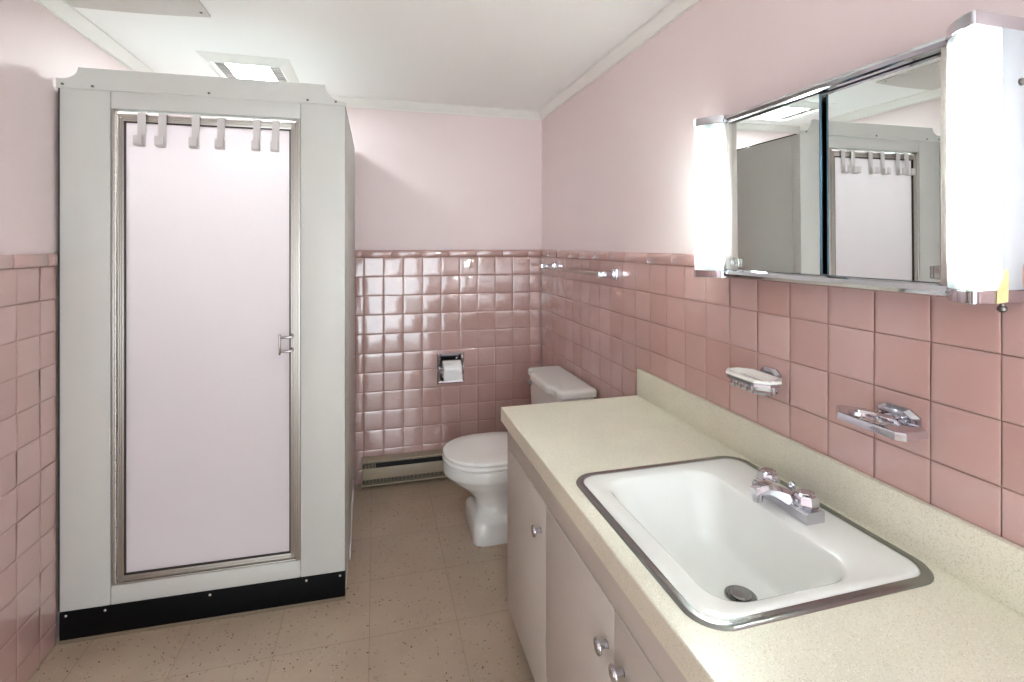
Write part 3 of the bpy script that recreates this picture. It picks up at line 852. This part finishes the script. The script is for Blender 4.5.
# back box and frame rails
MB().box((XR-.008, yi0, MZ0+.004), (XR+.002, yi1, MZ1-.004)).build('back_panel', M['lamp_white'], B, angle=0)
def rail(za, zc_, name, top):
    mb = MB()
    s_ = 1 if top else -1
    out_, inn = (zc_, za) if top else (za, zc_)
    prof = [(XR-.001, out_), (FXm+.010, out_), (FXm, out_-s_*.004), (FXm-.003, out_-s_*.011), (FXm+.001, inn+s_*.003), (FXm+.006, inn), (XR-.001, inn)]
    mb.prism(prof, lambda x, z: (x, yi0, z), lambda x, z: (x, yi1, z))
    return mb.build(name, M['chrome'], B, angle=20)
rail(H+.336, H+.357, 'top_rail', True)
br_ = rail(H-.090, H-.067, 'bottom_rail', False)
for ya, yb_ in ((yi0, yi0+.010), (yi1-.011, yi1)):
    MB().box((FXm, ya, H-.067), (XR-.008, yb_, H+.336), .002).build('side_rail', M['alu'], B)
# sliding mirrors: one pane a step in front of the other
TILT = Matrix.Rotation(math.radians(-.35), 4, 'Z') @ Matrix.Rotation(math.radians(-.37), 4, 'Y')
def pane(x, ya, yb_, pull_y):
    def tl(mb):
        o_ = Vector((x, .8, H+.13))
        for v in mb.bm.verts: v.co = o_+TILT @ (v.co-o_)
        return mb
    p_ = tl(MB().box((x, ya, H-.066), (x+.004, yb_, H+.334))).build('mirror_pane', M['mirror'], B, angle=0)
    tl(MB().box((x-.0004, ya-.0012, H-.066), (x+.0046, ya+.0006, H+.334))).build('pane_edge', M['teal'], p_, angle=0)
    tl(MB().box((x-.012, pull_y-.011, H-.060), (x-.0005, pull_y+.011, H-.036), .003)).build('finger_pull', M['acrylic'], p_)
pane(.9455, .889, yi1-.012, yi1-.026)
pane(.957, yi0+.011, .905, yi0+.028)
MB().box((.962, .895, H+.327), (.972, yi1-.018, H+.336)).build('upper_track', M['alu'], B)
# lamps
def lamp(s_):
    def Yq(y): return y if s_ > 0 else MY0+MY1-y
    def outline(g_=0.0, xe=.944):
        """plan of the bulging lens, from the inner edge round the corner to the side"""
        pts = []
        for i in range(13):
            t = i/12*PI/2
            pts.append((.930-(.047-g_)*math.sin(t)**1.5, .558+(.0656-g_)*math.cos(t)**1.5))
        r = .006
        for i in range(1, 9):
            t = i/8*PI/2
            pts.append((.883+g_+r-r*math.cos(t), .558-(.558-MY0-g_)*math.sin(t)))
        pts.append((xe, MY0+g_))
        return pts
    hs = MB().box((.944, min(Yq(MY0+.001), Yq(MY0+.004)), MZ0+.012), (XR-.0005, max(Yq(MY0+.001), Yq(MY0+.004)), MZ1-.012), .001)
    hs.box((.950, min(Yq(.560), Yq(.622)), MZ0+.012), (.953, max(Yq(.560), Yq(.622)), MZ1-.012))
    hs.box((.930, min(Yq(.6205), Yq(.6235)), MZ0+.006), (XR-.001, max(Yq(.6205), Yq(.6235)), MZ1-.006))
    lp = hs.build('side_lamp', M['lamp_white'], B, angle=30)
    # glass shell
    o_ = [(x, Yq(y)) for x, y in outline(.0015)]; i_ = [(x, Yq(y)) for x, y in outline(.0040)]
    mb = MB(); z0_, z1_ = MZ0+.018, MZ1-.018
    ring = lambda z: [(x, y, z) for x, y in o_]+[(x, y, z) for x, y in i_[::-1]]
    mb.loft([ring(z0_+(z1_-z0_)*k/4) for k in range(5)])
    gs = mb.build('glass_shade', M['lamp_glass'], lp, angle=40)
    gs.data.materials.append(M['clear_face'])
    nv, no = 2*len(o_), len(o_)
    for q in range(4):
        for i in range(no, nv-1): gs.data.polygons[q*nv+i].material_index = 1
    for z0_, z1_ in ((MZ0, MZ0+.022), (MZ1-.022, MZ1)):
        pl = [(x, Yq(y)) for x, y in outline(0, XR-.001)]+[(XR-.001, Yq(.6236))]
        mb = MB(); mb.prism(pl, lambda x, y: (x, y, z0_), lambda x, y: (x, y, z1_))
        mb.build('end_cap', M['chrome'], lp, angle=30, bev=.002)
    MB().cyl((.921, Yq(.590), MZ0+.065), (.921, Yq(.590), MZ1-.065), .0125, n=16).build('tube', M['tube'], lp)
    for za, zc_ in ((MZ0+.022, MZ0+.064), (MZ1-.064, MZ1-.022)):
        MB().cyl((.921, Yq(.590), za), (.921, Yq(.590), zc_), .012, n=16).build('tube_socket', M['lamp_white'], lp)
    return lp
lr = lamp(1); ll = lamp(-1)
MB().lathe((.985, MY0+.001, H+.258), (0, -1, 0), [(0, .006), (.003, .006), (.005, .003)], 14).build('screw', M['brass'], lr)
MB().lathe((.962, MY0+.012, MZ0+.001), (0, 0, -1), [(0, .004), (.006, .004), (.008, .0065), (.013, .0065), (.016, .003)], 12).build('thumb_screw', M['brass'], lr)
# torn tape on the lower cap of the near lamp
mb = MB()
tp = [(.928, MZ0+.001), (.953, MZ0+.003), (.955, MZ0+.030), (.948, MZ0+.052), (.942, MZ0+.055), (.938, MZ0+.036), (.930, MZ0+.022)]
mb.prism(tp, lambda x, z: (x, MY0-.0004-max(0, z-MZ0-.03)*.15, z), lambda x, z: (x, MY0-.0012-max(0, z-MZ0-.03)*.15, z))
o = mb.build('tape_strip', M['tape'], origin=(.942, MY0, MZ0), angle=0)
tag(o, 'torn bit of yellow tape on the bottom chrome cap of the near lamp', 'tape')

# ------------------------------------------------------------------ light, camera, view
w = bpy.data.worlds.new('hallway daylight'); scene.world = w; w.use_nodes = True  # made-up fill light, enters the room only through the doorway
bg = w.node_tree.nodes['Background']; bg.inputs[0].default_value = (.90, 1.005, 1.075, 1); bg.inputs[1].default_value = 5.6
def area(name, loc, rot, sx, sy, e, col=(1, 1, 1), portal=False):
    d = bpy.data.lights.new(name, 'AREA'); d.shape = 'RECTANGLE'; d.size = sx; d.size_y = sy; d.energy = e; d.color = col
    o = bpy.data.objects.new(name, d); COL.objects.link(o); o.location = loc; o.rotation_euler = rot
    if portal: d.cycles.is_portal = True
    return o
area('doorway_daylight', ((dx0+dx1)/2, YF-.06, dz/2), (PI/2, 0, 0), dx1-dx0, dz, 12, (1, .98, .95), True)  # portal only, guides the added fill through the opening
cd = bpy.data.cameras.new('camera'); cam = bpy.data.objects.new('camera', cd); COL.objects.link(cam)
cam.location = (0, 0, H); cam.rotation_euler = (PI/2, 0, -.266)
cd.sensor_width = 36; cd.lens = 501.57/1024*36; cd.shift_y = -(341-245.05)/1024; cd.clip_start = .01
scene.camera = cam
scene.view_settings.view_transform = 'Standard'; scene.view_settings.look = 'None'
scene.view_settings.exposure = .08; scene.view_settings.gamma = 1; scene.view_settings.use_curve_mapping = False
scene.cycles.use_denoising = True
scene.cycles.max_bounces = 12; scene.cycles.diffuse_bounces = 6; scene.cycles.glossy_bounces = 6
scene.cycles.caustics_reflective = False; scene.cycles.caustics_refractive = False
scene.cycles.sample_clamp_indirect = 0
